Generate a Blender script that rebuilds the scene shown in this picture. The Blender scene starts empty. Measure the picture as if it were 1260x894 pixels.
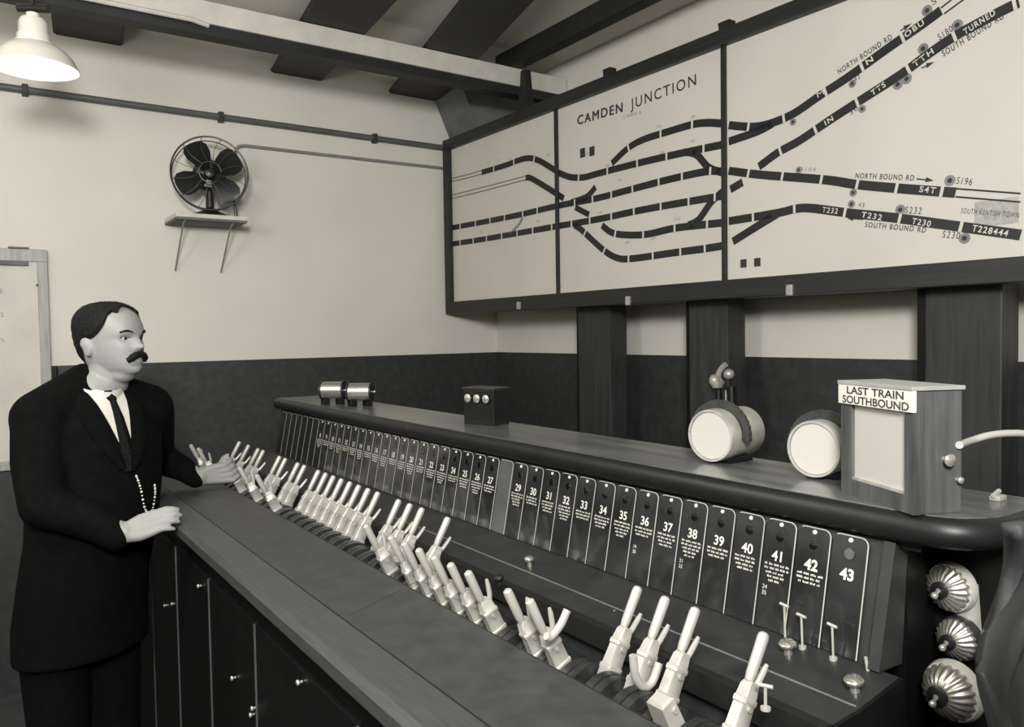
import bpy, bmesh, math, random
from mathutils import Vector, Matrix, noise
random.seed(7)
C = bpy.context.scene.collection
SC = bpy.context.scene
HC = 1.6                                   # camera height above the floor
# ---------------------------------------------------------------- camera
RX = Vector((0.82317136, -0.56758509, -0.01536468))     # image right in the room
DN = Vector((-0.03383695, -0.02202569, -0.99918463))    # image down
FW = Vector((0.56678388, 0.82302007, -0.03733627))      # viewing direction
F = 971.5256
cam = bpy.data.cameras.new('camera'); cam_o = bpy.data.objects.new('camera', cam); C.objects.link(cam_o)
cam.sensor_width = 36; cam.lens = F/1260*36; cam.clip_start = .05
M = Matrix((RX, -DN, -FW)).transposed().to_4x4(); M.translation = Vector((0, 0, HC))
cam_o.matrix_world = M
SC.camera = cam_o
SC.view_settings.view_transform = 'Standard'; SC.view_settings.look = 'None'
SC.view_settings.exposure = 0.74; SC.view_settings.gamma = 1
SC.view_settings.use_curve_mapping = False
# ---------------------------------------------------------------- world and lights
w = bpy.data.worlds.new('world'); SC.world = w; w.use_nodes = True
w.node_tree.nodes['Background'].inputs[0].default_value = (.95, 1, 1, 1)
w.node_tree.nodes['Background'].inputs[1].default_value = .12
def area(name, loc, target, size, energy, col=(1, .99, .96)):
    l = bpy.data.lights.new(name, 'AREA'); l.shape = 'DISK'; l.size = size; l.energy = energy; l.color = col
    o = bpy.data.objects.new(name, l); C.objects.link(o); o.location = loc
    o.rotation_euler = (Vector(target)-Vector(loc)).to_track_quat('-Z', 'Y').to_euler(); return o
area('flash_light', (-.35, -.5, 2.35), (1.3, 3.2, 1.5), .5, 60)
def bulb(name, loc, energy, size=.25):
    l = bpy.data.lights.new(name, 'POINT'); l.shadow_soft_size = size; l.energy = energy; l.color = (1, .99, .95)
    o = bpy.data.objects.new(name, l); C.objects.link(o); o.location = loc
bulb('aisle_lamp', (-.5, 1.9, 2.3), 30)
bulb('near_lamp', (-.2, -.1, 2.5), 16)

# ---------------------------------------------------------------- pixel helpers (photograph seen from the camera, 1260 x 894)
def ray(px, py): return RX*((px-630)/F) + DN*((py-447)/F) + FW
def PD(px, py, d): v = ray(px, py)*d; return Vector((v.x, v.y, v.z+HC))
def onY(px, py, y): r = ray(px, py); v = r*(y/r.y); return Vector((v.x, v.y, v.z+HC))
def onZ(px, py, z): r = ray(px, py); v = r*((z-HC)/r.z); return Vector((v.x, v.y, z))
def H(z): return z+HC

# ---------------------------------------------------------------- materials
def mat(name, col, rough=.6, metal=0, var=.12, scale=14, bump=0, spec=.5, stretch=None, coat=0, emit=0):
    m = bpy.data.materials.new(name); m.use_nodes = True; nt = m.node_tree
    b = nt.nodes['Principled BSDF']
    b.inputs['Roughness'].default_value = rough; b.inputs['Metallic'].default_value = metal
    b.inputs['Specular IOR Level'].default_value = spec; b.inputs['Coat Weight'].default_value = coat
    b.inputs['Coat Roughness'].default_value = .12
    tc = nt.nodes.new('ShaderNodeTexCoord'); mp = nt.nodes.new('ShaderNodeMapping')
    if stretch: mp.inputs['Scale'].default_value = stretch
    n = nt.nodes.new('ShaderNodeTexNoise'); n.inputs['Scale'].default_value = scale; n.inputs['Detail'].default_value = 6
    nt.links.new(tc.outputs['Object'], mp.inputs[0]); nt.links.new(mp.outputs[0], n.inputs['Vector'])
    cr = nt.nodes.new('ShaderNodeValToRGB')
    c = Vector(col)
    cr.color_ramp.elements[0].position = .3; cr.color_ramp.elements[1].position = .7
    cr.color_ramp.elements[0].color = (*(c*(1-var)), 1); cr.color_ramp.elements[1].color = (*(c*(1+var)), 1)
    nt.links.new(n.outputs['Fac'], cr.inputs[0]); nt.links.new(cr.outputs[0], b.inputs['Base Color'])
    if bump:
        bp = nt.nodes.new('ShaderNodeBump'); bp.inputs['Strength'].default_value = bump; bp.inputs['Distance'].default_value = .01
        nt.links.new(n.outputs['Fac'], bp.inputs['Height']); nt.links.new(bp.outputs[0], b.inputs['Normal'])
    if emit:
        b.inputs['Emission Color'].default_value = (*col, 1); b.inputs['Emission Strength'].default_value = emit
    return m
def g(v, warm=0):                        # grey of the print: whites lean cream, blacks lean blue-green
    t = min(1, v/.5)
    return (v*(.95+.085*t), v*(1-.003*t), v*(1.02-.12*t))
WALL = mat('plaster_white', g(.66), .85, var=.03, scale=3, bump=.05)
CEIL = mat('plaster_ceiling', g(.68), .9, var=.05, scale=2)
DADO = mat('dado_dark_paint', g(.030), .55, var=.3, scale=25)
FLOOR = mat('floor_lino', g(.06), .6, var=.2)
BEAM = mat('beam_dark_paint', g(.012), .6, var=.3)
GREYP = mat('grey_shade_and_fittings', g(.14), .8, var=.25, scale=6)  # cast shadow put into the haunch colour; small grey fittings share it
BLACKP = mat('black_enamel', g(.010), .35, var=.2)
FRAMEB = mat('board_frame_wood', g(.016), .5, var=.4, stretch=(1, .2, 6))
BOARD = mat('board_white', g(.60), .45, var=.04, scale=2.5)
TRACK = mat('track_ink', g(.014), .5, var=.3)
INK = mat('lettering_ink', g(.03), .6, var=.1)
GREYINK = mat('grey_ink', g(.22), .6, var=.2)
TRAY = mat('white_painted_steel', g(.55), .5, var=.08)
POST = mat('post_wood', g(.030), .55, var=.35, scale=9, stretch=(6, 6, .5))
TABLE = mat('table_linoleum', g(.042), .5, var=.22, scale=30)
EDGE = mat('table_edge_wood', g(.055), .45, var=.2, scale=20, stretch=(8, .6, 8))
SHELF = mat('shelf_polished_wood', g(.10), .32, var=.45, scale=5, stretch=(7, .6, 7), coat=.4)
CASE = mat('case_black_wood', g(.0045), .5, var=.3, spec=.25)
NOSE = mat('shaded_nosing_black', g(.010), .42, var=.3, spec=.35)  # shade on the shelf front, put into a near-black colour
DECK = mat('deck_painted_metal', g(.026), .42, var=.3, scale=18)
PLATE = mat('glass_number_plate', g(.024), .10, var=.4, scale=12, spec=.7)
PLATEG = mat('blank_grey_plate', g(.085), .25, var=.2, scale=12)
PLEDGE = mat('plate_bright_edge', g(.42), .35, var=.1)
WHITEL = mat('plate_white_lettering', g(.62), .5, var=.05)
LENS = mat('dark_lens_glass', g(.006), .05, spec=.9)
NICKEL = mat('nickel_lever', g(.47), .42, metal=.3, var=.06, scale=30)
NICKELD = mat('worn_nickel', g(.45), .4, metal=.4, var=.2, scale=30)
QUAD = mat('quadrant_steel', g(.055), .36, metal=.6, var=.5, scale=40)
QDARK = mat('quadrant_gap', g(.006), .6)
STEEL = mat('polished_steel', g(.55), .22, metal=.8, var=.1)
BRASS = mat('polished_brass', g(.50), .33, metal=.85, var=.1)
FACEW = mat('opal_face', g(.44), .4, var=.0)
BOXW = mat('describer_box_oak', g(.07), .45, var=.45, scale=8, stretch=(7, 7, .6))
SIGNW = mat('sign_white', g(.62), .6, var=.04)
LAMPW = mat('enamel_lamp', g(.62), .3, var=.05)
NOTEF = mat('notice_frame_wood', g(.34), .5, var=.2, scale=10, stretch=(6, 6, .6))
PAPER = mat('notice_paper', g(.58), .8, var=.06, scale=6)
SKIN = mat('skin', g(.28), .55, var=.06, scale=20)
HAIR = mat('dark_hair', g(.007), .7, var=.5, scale=120, bump=.5, spec=.2)
COAT = mat('black_suit_cloth', g(.0032), .9, var=.3, scale=40, spec=.08)
SHIRT = mat('white_shirt', g(.60), .8, var=.04)
TIE = mat('dark_patterned_tie', g(.006), .8, var=.8, scale=160, spec=.1)
SHOE = mat('black_shoe_leather', g(.01), .3)
EYEW = mat('eye_white', g(.4), .3); EYED = mat('eye_dark', g(.01), .2)
CLOTH = mat('foreground_grey_cloth', g(.03), .8, var=.6, scale=5)

# ---------------------------------------------------------------- mesh helpers
class MB:
    def __init__(s): s.bm = bmesh.new()
    def box(s, lo, hi, mtx=None, bevel=0):
        lo = Vector(lo); hi = Vector(hi)
        b2 = bmesh.new(); bmesh.ops.create_cube(b2, size=1)
        for v in b2.verts: v.co = Vector(((lo[i]+hi[i])/2 + v.co[i]*(hi[i]-lo[i]) for i in range(3)))
        if bevel: bmesh.ops.bevel(b2, geom=b2.edges[:], offset=bevel, segments=2, affect='EDGES', profile=.6)
        s._add(b2, mtx); return s
    def _add(s, b2, mtx=None):
        if mtx is not None: bmesh.ops.transform(b2, matrix=mtx, verts=b2.verts[:])
        me = bpy.data.meshes.new('t'); b2.to_mesh(me); b2.free(); s.bm.from_mesh(me); bpy.data.meshes.remove(me)
    def loft(s, rings, closed=True, cap=True):
        same = len(rings) > 2 and rings[-1] is rings[0]
        vs = [[s.bm.verts.new(p) for p in r] for r in (rings[:-1] if same else rings)]
        if same: vs.append(vs[0])
        n = len(rings[0])
        for a, b in zip(vs, vs[1:]):
            for i in range(n if closed else n-1):
                j = (i+1) % n
                try: s.bm.faces.new((a[i], a[j], b[j], b[i]))
                except ValueError: pass
        if cap and closed:
            s.bm.faces.new(list(reversed(vs[0]))); s.bm.faces.new(vs[-1])
        return s
    def tube(s, pts, r, n=10, r1=None, caps=True):
        pts = [Vector(p) for p in pts]; rs = r if isinstance(r, (list, tuple)) else None
        N = len(pts); rings = []; up = None
        for i, p in enumerate(pts):
            d = (pts[min(i+1, N-1)]-pts[max(i-1, 0)]).normalized()
            if up is None:
                up = d.orthogonal().normalized()
            up = (up-d*up.dot(d))
            up = up.normalized() if up.length > 1e-6 else d.orthogonal().normalized()
            q = d.cross(up)
            rr = rs[i] if rs else (r if r1 is None else r+(r1-r)*i/max(1, N-1))
            rings.append([p+(up*math.cos(t)+q*math.sin(t))*rr for t in [2*math.pi*k/n for k in range(n)]])
        return s.loft(rings, cap=caps)
    def lathe(s, prof, n=32, mtx=None):      # prof (r, z) around Z
        b2 = MB(); mtx = mtx or Matrix()
        rings = [[mtx @ Vector((max(r, 1e-5)*math.cos(2*math.pi*k/n), max(r, 1e-5)*math.sin(2*math.pi*k/n), z)) for k in range(n)] for r, z in prof]
        b2.bm.free()
        if prof[0][0] > .0015 and prof[-1][0] > .0015: return s.loft(rings+[rings[0]], cap=False)
        return s.loft(rings)
    def poly(s, pts, nrm, th):               # flat polygon given thickness along nrm
        nrm = Vector(nrm)
        a = [s.bm.verts.new(Vector(p)) for p in pts]; b = [s.bm.verts.new(Vector(p)+nrm*th) for p in pts]
        s.bm.faces.new(a); s.bm.faces.new(list(reversed(b)))
        for i in range(len(a)):
            j = (i+1) % len(a); s.bm.faces.new((a[j], a[i], b[i], b[j]))
        return s
    def ribbon(s, pts, width, nrm, th=.001):
        nrm = Vector(nrm); pts = [Vector(p) for p in pts]; N = len(pts); L = []; Rr = []
        for i, p in enumerate(pts):
            d = (pts[min(i+1, N-1)]-pts[max(i-1, 0)]).normalized(); q = nrm.cross(d).normalized()*width/2
            L.append(p+q); Rr.append(p-q)
        rings = [[L[i], Rr[i], Rr[i]+nrm*th, L[i]+nrm*th] for i in range(N)]
        return s.loft(rings)
    def ball(s, c, r, n=16, sc=(1, 1, 1), mtx=None):
        b2 = bmesh.new(); bmesh.ops.create_uvsphere(b2, u_segments=n, v_segments=max(6, n*2//3), radius=r)
        mm = Matrix.Translation(Vector(c)) @ (mtx if mtx is not None else Matrix()) @ Matrix.Diagonal((*sc, 1))
        s._add(b2, mm); return s
    def build(s, name, m, parent=None, smooth=None, loc=None):
        bmesh.ops.recalc_face_normals(s.bm, faces=s.bm.faces[:])
        me = bpy.data.meshes.new(name); s.bm.to_mesh(me); s.bm.free()
        me.materials.append(m)
        if smooth is not None:
            me.shade_smooth()
            if smooth > 0: me.set_sharp_from_angle(angle=math.radians(smooth))
        o = bpy.data.objects.new(name, me); C.objects.link(o)
        if parent is not None: o.parent = parent; o.matrix_parent_inverse = pinv(parent)
        return o
def pinv(p):
    m = Matrix()
    q = p
    chain = []
    while q is not None: chain.append(q); q = q.parent
    for q in reversed(chain):
        m = m @ q.matrix_parent_inverse @ Matrix.LocRotScale(q.location, q.rotation_euler, q.scale)
    return m.inverted()
def child(o, parent):
    o.parent = parent; o.matrix_parent_inverse = pinv(parent); return o
def tag(o, label=None, cat=None, group=None, kind=None):
    if label: o['label'] = label
    if cat: o['category'] = cat
    if group: o['group'] = group
    if kind: o['kind'] = kind
    return o
def empty(name, loc, label, cat, group=None):
    o = bpy.data.objects.new(name, None); o.empty_display_size = .05; C.objects.link(o); o.location = loc
    return tag(o, label, cat, group)
def struct(o): o['kind'] = 'structure'; return o
def smoothline(pts, k=6):                   # Catmull-Rom
    P = [Vector(p) for p in pts]; out = []
    for i in range(len(P)-1):
        a = P[max(i-1, 0)]; b = P[i]; c = P[i+1]; d = P[min(i+2, len(P)-1)]
        for j in range(k):
            t = j/k
            out.append(.5*((2*b)+(c-a)*t+(2*a-5*b+4*c-d)*t*t+(3*b-a-3*c+d)*t**3))
    return out+[P[-1]]
def text_mesh(txt, m, origin, xdir, ydir, size, parent=None, name='lettering', width=None, bold=0, align='LEFT', sp=1.0):
    cu = bpy.data.curves.new('t', 'FONT'); cu.body = txt; cu.size = 1; cu.offset = 0 if 'M' in txt else bold; cu.extrude = 0; cu.align_x = align; cu.space_character = sp
    o = bpy.data.objects.new('t', cu); C.objects.link(o)
    dg = bpy.context.evaluated_depsgraph_get(); me = bpy.data.meshes.new_from_object(o.evaluated_get(dg))
    bpy.data.objects.remove(o); bpy.data.curves.remove(cu)
    x = Vector(xdir).normalized(); y = Vector(ydir); y = (y-x*y.dot(x)).normalized(); z = x.cross(y)
    xs = [v.co.x for v in me.vertices]; wd = max(xs)-min(xs) if xs else 1
    sx = size if width is None else width/wd
    mm = Matrix((x*sx, y*size, z*size)).transposed().to_4x4(); mm.translation = Vector(origin)
    me.transform(mm); me.name = name; me.materials.clear(); me.materials.append(m)
    o = bpy.data.objects.new(name, me); C.objects.link(o)
    if parent is not None: o.parent = parent; o.matrix_parent_inverse = pinv(parent)
    return o

# ================================================================ THE SETTING
YB = 4.2; XW = 2.78; ZD = H(-.114); ZC = H(1.5); XL = -1.7; YN = -2.2
struct(MB().box((XL-.1, YN-.1, -.1), (XW+.4, YB+.1, 0)).build('floor', FLOOR))
struct(MB().box((XL-.1, YN-.1, ZC), (XW+.4, YB+.1, ZC+.1)).build('ceiling', CEIL))
def wall_pair(name, lo, hi):
    a = MB().box((lo[0], lo[1], ZD), (hi[0], hi[1], ZC)); struct(a.build(name, WALL))
struct(MB().box((XL, YB, ZD), (XW+.3, YB+.1, ZC)).build('wall_back', WALL))
struct(MB().box((XL, YB-.006, 0), (XW, YB+.1, ZD)).build('trim_1', DADO))
struct(MB().box((XL-.1, YN, ZD), (XL, YB, ZC)).build('wall_left', WALL))
struct(MB().box((XL-.1, YN, 0), (XL+.006, YB, ZD)).build('trim_2', DADO))
struct(MB().box((XL, YN-.1, ZD), (XW+.3, YN, ZC)).build('wall_near', WALL))
struct(MB().box((XL, YN-.1, 0), (XW, YN+.006, ZD)).build('trim_3', DADO))
struct(MB().box((XW, YN-.1, ZD), (XW+.1, YB+.1, ZC)).build('wall_right', WALL))
struct(MB().box((XW-.006, YN, 0), (XW+.1, YB, ZD)).build('trim_4', DADO))

# made-up curved haunch, far upper corner; its grey colour stands for cast shadow
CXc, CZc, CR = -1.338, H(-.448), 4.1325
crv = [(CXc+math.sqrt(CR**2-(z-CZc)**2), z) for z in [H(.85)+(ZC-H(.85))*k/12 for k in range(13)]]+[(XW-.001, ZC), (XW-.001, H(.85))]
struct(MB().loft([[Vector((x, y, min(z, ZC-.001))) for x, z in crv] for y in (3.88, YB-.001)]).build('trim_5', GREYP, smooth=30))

# ceiling beams
ZBM = H(1.403)
def beam(x0, x1, slope0, slope1, y0=-2.2):  # steel joist: wide bottom flange, thin web up to the ceiling
    rings = []
    for y in (YB, y0):
        a = x0-slope0*(YB-y); b = x1-slope1*(YB-y); m_ = (a+b)/2; z = ZBM
        rings.append([Vector(p) for p in ((a+.012, y, z), (b-.012, y, z), (b, y, z+.008), (b, y, z+.016), (m_+.03, y, z+.022), (m_+.012, y, z+.03), (m_+.012, y, ZC), (m_-.012, y, ZC), (m_-.012, y, z+.03), (m_-.03, y, z+.022), (a, y, z+.016), (a, y, z+.008))])
    return MB().loft(rings).build('ceiling_beam', BEAM)
for i, (args, lab) in enumerate([
    ((.37, .66, .11, .11), 'dark ceiling beam behind the pendant lamp, leftmost'),
    ((1.37, 1.657, .137, .103), 'dark ceiling beam crossing above the wall fan, middle of three'),
    ((2.056, 2.39, .226, .249), 'dark ceiling beam ending near the far corner of the diagram board')]):
    tag(beam(*args), lab, 'beam', 'ceiling beams running to the back wall')
tag(MB().box((2.40, YN, ZBM), (2.475, 3.60, ZC), bevel=.004).build('ceiling_joist', BEAM),
    'long dark joist along the wall above the diagram board', 'beam')

# ceiling trunking
t = empty('cable_trunking', (.8, 3.45, H(1.33)), 'white painted trunking crossing under the ceiling beams', 'trunking')
MB().box((XL, 3.45, H(1.309)), (XW-.01, 3.55, H(1.401)), bevel=.004).build('trunking_cover', TRAY, t)
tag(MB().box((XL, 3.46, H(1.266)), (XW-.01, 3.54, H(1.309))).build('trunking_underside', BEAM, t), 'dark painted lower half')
MB().tube([(XL, 3.44, H(1.307)), (.80, 3.44, H(1.307)), (.87, 3.452, H(1.300))], .010).build('conduit_tube', TRAY, t, smooth=40)
# conduits on the back wall
t = empty('wall_conduit', (.1, YB, H(1.126)), 'dark thick conduit across the upper back wall', 'conduit')
MB().tube([(-1.6, YB-.022, H(1.126)), (2.44, YB-.022, H(1.126))], .016, 12).build('conduit_tube', mat('conduit_grey', g(.10), .5), t, smooth=40)
for x in (-.6, .25, 1.1, 1.95):
    MB().box((x-.012, YB-.04, H(1.10)), (x+.012, YB, H(1.15)), bevel=.003).build('conduit_clip', DADO, t)
GREYC = mat('fan_conduit_grey', g(.22), .5)
pts = smoothline([(1.165, YB-.015, H(.93)), (1.175, YB-.015, H(.975)), (1.21, YB-.015, H(.996)), (1.3, YB-.015, H(.998))])+[Vector((2.42, YB-.015, H(1.006)))]
tag(MB().tube(pts, .008, 8).build('fan_cable_conduit', GREYC, smooth=40), 'thin grey conduit running right from the wall fan to the diagram board', 'conduit')

# ================================================================ DIAGRAM BOARD
BA = Vector((2.42, 4.175)); BB = Vector((2.495, .90))
bd = (BB-BA).normalized(); BU = Vector((bd.x, bd.y, 0)); BN = Vector((bd.y, -bd.x, 0))   # BN points into the room (-x)
if BN.x > 0: BN = -BN
B0 = Vector((BA.x, BA.y, 0))
def bpt(px, py, off=0.0):
    r = ray(px, py); o = Vector((0, 0, HC)); k = (B0-o).dot(BN)/r.dot(BN); return o+r*k+BN*off
def buv(u, z, off=0.): p = B0+BU*u+BN*off; p.z = z; return p
LB = (BB-BA).length; ZT = H(1.165); ZBt = H(.125); ZI0 = H(.198); ZI1 = H(1.105)
board = empty('diagram_board', buv(LB/2, ZBt), 'large white framed track diagram board headed CAMDEN JUNCTION', 'sign')
def bbox(u0, u1, z0, z1, d0, d1, name, m, bev=.0, parent=board):
    mm = Matrix((BU, Vector((0, 0, 1)), BN)).transposed().to_4x4(); mm.translation = B0
    return MB().box((u0, z0, d0), (u1, z1, d1), mm, bevel=bev).build(name, m, parent)
bbox(.03, LB-.03, ZBt+.02, ZT-.02, -.045, 0, 'diagram_panel', BOARD)
u_i0 = .055
bbox(0, LB, ZI1, ZT, -.06, .03, 'top_rail', FRAMEB, .004)
bbox(0, LB, ZBt, ZI0, -.06, .03, 'bottom_rail', FRAMEB, .004)
bbox(0, u_i0, ZI0, ZI1, -.06, .03, 'side_rail', FRAMEB, .004)
bbox(LB-.05, LB, ZI0, ZI1, -.06, .03, 'side_rail', FRAMEB, .004)
for px in (686.5, 892.5):
    u = (bpt(px, 240)-B0).dot(BU)
    bbox(u-.011, u+.011, ZI0, ZI1, 0, .012, 'divider_bar', FRAMEB, .002)
for px, py in ((645, 376), (780, 370), (979, 357)):
    c = bpt(px, py, .03); u = (c-B0).dot(BU)
    bbox(u-.013, u+.013, c.z-.02, c.z+.02, .03, .042, 'rail_catch', NICKELD, .003)
TW = .031
def track(pts, w=TW, gaps=None, name='track_line', m=TRACK, k=5):
    P = smoothline([bpt(*p, .001) for p in pts], k)
    o = MB().ribbon(P, w, BN, .0008).build(name, m, board)
    if gaps:
        L = 0; nxt = gaps*.6
        for a, b in zip(P, P[1:]):
            seg = (b-a).length
            while L+seg > nxt:
                q = a+(b-a)*((nxt-L)/seg); d = (b-a).normalized()
                gp = MB().ribbon([q-d*.0048+BN*.001, q+d*.0048+BN*.001], w*1.02, BN, .0008).build('section_break', BOARD, None); child(gp, o)
                nxt += gaps*random.uniform(.85, 1.15)
            L += seg
    return o
T = []
track([(593, 212), (620, 204), (646, 195), (662, 197), (681, 208), (689, 213), (703, 218), (719, 218), (734, 214), (772, 204), (809, 195), (850, 186), (889, 178)], gaps=.2)
track([(897, 174), (915, 168), (934, 161), (951, 152)])
track([(703, 249), (722, 242), (733, 230)], k=8); track([(753, 201), (772, 183), (791, 172), (822, 162), (853, 153), (872, 151), (889, 152)], gaps=.2)
track([(897, 154), (927, 156), (951, 151), (978, 139), (1010, 117), (1045, 94), (1092, 60), (1135, 30), (1158, 13)], gaps=.16)
track([(557, 280), (600, 272), (640, 264), (687, 253), (734, 244), (780, 232), (822, 221), (869, 211), (889, 211)], gaps=.145)
track([(897, 210), (937, 215), (1014, 221), (1055, 227), (1110, 232), (1176, 237)], gaps=.16)
track([(557, 300), (590, 295), (625, 289), (687, 278), (734, 270), (791, 258), (853, 247), (889, 241)], gaps=.145)
track([(899, 233), (914, 224)]); track([(934, 205), (957, 188), (984, 173), (1021, 148), (1055, 126), (1108, 92), (1142, 67), (1176, 44), (1200, 31), (1226, 17), (1254, 3)], gaps=.17)
track([(647, 219), (653, 219), (672, 230), (694, 244)]); track([(708, 255), (725, 264)], .028)
track([(741, 277), (753, 286), (772, 289), (797, 288), (828, 281), (860, 277), (889, 274)], gaps=.17)
track([(897, 272), (957, 262), (978, 257), (998, 256), (1045, 262), (1102, 268), (1176, 278), (1256, 289)], gaps=.19)
track([(707, 277), (716, 283), (741, 306), (759, 317), (778, 318), (828, 311), (866, 306), (891, 302)], gaps=.15)
track([(902, 297), (934, 277), (957, 263)])
track([(841, 187), (857, 190), (872, 206), (889, 212)]); track([(847, 277), (860, 270), (875, 249), (889, 236)])
track([(628, 288), (640, 274), (643, 266)], .018, m=GREYINK)
for y0, y1, y2 in ((217, 217, 210),): track([(556, 219.5), (575, 215), (593, 209.5)], .004); track([(556, 223), (575, 219), (593, 214)], .004)
track([(556, 240), (600, 229), (647, 216.5)], .004); track([(556, 244.5), (600, 233.5), (647, 221)], .004)
track([(1176, 232), (1256, 238)], .005); track([(1176, 242), (1256, 248.5)], .005)
track([(1158, 10), (1178, -6)], .005); track([(1162, 17), (1188, -2)], .005)
def btext(txt, p0, p1, size, m=INK, bold=.0, off=.0012):
    a = bpt(*p0, off); b = bpt(*p1, off)
    return text_mesh(txt, m, a, b-a, Vector((0, 0, 1)), size, board, width=(b-a).length, bold=bold, sp=1.25)
btext('CAMDEN', (710, 154), (765, 138), .060); btext('CAMDEN', (710.8, 153.9), (765.8, 137.9), .060, off=.0014); btext('CAMDEN', (710.4, 153.3), (765.4, 137.3), .060, off=.0016); btext('JUNCTION', (777, 134), (858, 104), .064, bold=.007)
btext('CABIN E', (767, 146), (789, 140), .022, GREYINK)
btext('NORTH BOUND RD', (1032, 92), (1098, 48), .027, bold=.012); btext('SOUTH BOUND RD', (1161, 70), (1236, 22), .028, bold=.012)
btext('NORTH BOUND RD', (1052, 219), (1124, 222), .024, bold=.012); btext('SOUTH BOUND RD', (1064, 279), (1139, 286), .024, bold=.012)
btext('S40', (1148, 7), (1168, -8), .03); btext('S196', (1176, 226), (1195, 228), .030); btext('S232', (1113, 262), (1133, 263.5), .030)
btext('S230', (1159, 292), (1180, 294), .030); btext('S180', (1156, 50), (1173, 38), .030)
btext('SOUTH KENTISH TOWN', (1182, 262), (1253, 268), .022)
btext('42', (1052, 101), (1059, 96), .022); btext('30', (1046, 142), (1056, 135), .022); btext('43', (1056, 254), (1063, 255), .02)
btext('S104', (985, 210), (1003, 211), .02, GREYINK)
for txt, a, b in (('OBU', (1115, 47), (1138, 30)), ('N', (1067, 81), (1075, 75)), ('M', (1006, 121), (1014, 116)), ('TTS', (1074, 118), (1091, 106)), ('TTH', (1126, 83), (1150, 65)),
                  ('TURNED', (1188, 43), (1226, 18)), ('S4T', (1131, 236), (1151, 238)), ('T232', (1012, 261), (1031, 263)), ('T232', (1060, 267), (1085, 271)),
                  ('T230', (1122, 275), (1145, 279)), ('T228444', (1196, 284), (1240, 291)), ('IN', (1016, 155), (1026, 148))):
    btext(txt, a, b, .026, BOARD, bold=.02, off=.0032)
for k, (px, py) in enumerate(((600, 201), (612, 199), (626, 197), (673, 192), (745, 206), (808, 158), (850, 146), (812, 190), (760, 224), (850, 176), (660, 274), (590, 287), (672, 256), (655, 296), (735, 264), (765, 262), (830, 272), (800, 296), (770, 300), (800, 232), (718, 192), (728, 190))):
    c = bpt(px, py, .0012); d = bpt(px+7, py-2, .0012)
    text_mesh(('T%d' % (20+k*7)) if k % 3 else ('S%d' % (10+k*3)), GREYINK, c, d-c, Vector((0, 0, 1)), .016, board)
# coloured discs beside signals, square indicators, platform box
def disc(px, py, r, m=GREYINK, name='signal_disc'):
    c = bpt(px, py, .001); mm = Matrix((BU, Vector((0, 0, 1)), BN)).transposed().to_4x4(); mm.translation = c
    o = MB().lathe([(0.0001, 0), (r, 0), (r, .0008), (.0001, .0008)], 20, mm).build(name, m, board)
    i = MB().lathe([(0.0001, .0009), (r*.45, .0009), (r*.45, .0014), (.0001, .0014)], 14, mm).build('disc_centre', INK, None); i.parent = o; i.matrix_parent_inverse = pinv(o)
for px, py in ((976, 150), (1049, 103), (1061, 134), (1141, 13), (1105, 104), (1116, 97), (1136, 60), (1178, 31), (1169, 222), (1108, 258), (1187, 293), (983, 209), (1050, 237), (1048, 251)):
    disc(px, py, .0165 if px > 1100 else .013)
for px, py, w_, h_ in ((717, 188, .05, .055), (728.5, 186, .05, .055), (915, 324, .04, .04), (932, 322.5, .04, .04)):
    c = bpt(px, py); u = (c-B0).dot(BU); bbox(u-w_/2*.7, u+w_/2*.7, c.z-h_/2*.8, c.z+h_/2*.8, 0, .0015, 'indicator_square', INK)
c = bpt(1228, 262); u = (c-B0).dot(BU); bbox(u-.065, u+.055, c.z-.035, c.z+.04, 0, .0006, 'platform_box', mat('platform_tint', g(.42), .6, var=.2, scale=60))
# direction arrows
for p0, p1 in (((1128, 220), (1149, 222)), ((1062, 270), (1042, 268)), ((1108, 38), (1122, 29)), ((1134, 84), (1150, 76))):
    a = bpt(*p0, .001); b = bpt(*p1, .001); d = (b-a).normalized(); q = BN.cross(d)
    mb = MB().ribbon([a, b-d*.02], .004, BN, .0008); mb.poly([b-d*.025+q*.008, b, b-d*.025-q*.008], BN, .0008); mb.build('direction_arrow', INK, board)
# hanging straps above the board
for px, py0, py1, wd, ws, lab in ((643, 86, 142, .035, .10, 'tapered dark strap hanging the board below the trunking'),
                              (746, 84, 100, .05, .05, 'short dark bracket above the words CAMDEN JUNCTION'),
                              (890, 26, 44, .055, .055, 'short dark bracket above the right divider of the diagram')):
    a = bpt(px, py0, -.02); u = (a-B0).dot(BU); z1 = a.z; z0 = ZT-.005
    r = lambda z, w_: [buv(u-w_/2, z, -.04), buv(u+w_/2, z, -.04), buv(u+w_/2, z, .0), buv(u-w_/2, z, .0)]
    tag(MB().loft([r(z0, ws), r(z0+(z1-z0)*.5, (ws+wd)/2*.85), r(z1, wd)]).build('board_hanger', BEAM), lab, 'bracket', 'brackets along the top of the diagram board')
# posts behind the frame
for i, (x, y0, y1, lab) in enumerate([(2.535, 2.85, 3.09, 'dark wooden post under the board, the farthest from the wooden box'), (2.55, 2.15, 2.36, 'dark wooden post behind the round indicator lamp'), (2.565, 1.12, 1.355, 'broad dark post behind the train indicator box')]):
    pst = empty('wooden_post', (x+.06, (y0+y1)/2, 0), lab, 'post', 'posts carrying the diagram board')
    MB().box((x, y0, 0), (x+.11, y1, H(.6)), bevel=.006).build('post_shaft', POST, pst)
    MB().box((x+.02, y1+.0, 0), (x+.09, y1+.035, H(.6))).build('cable_casing', CASE, pst)

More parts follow.
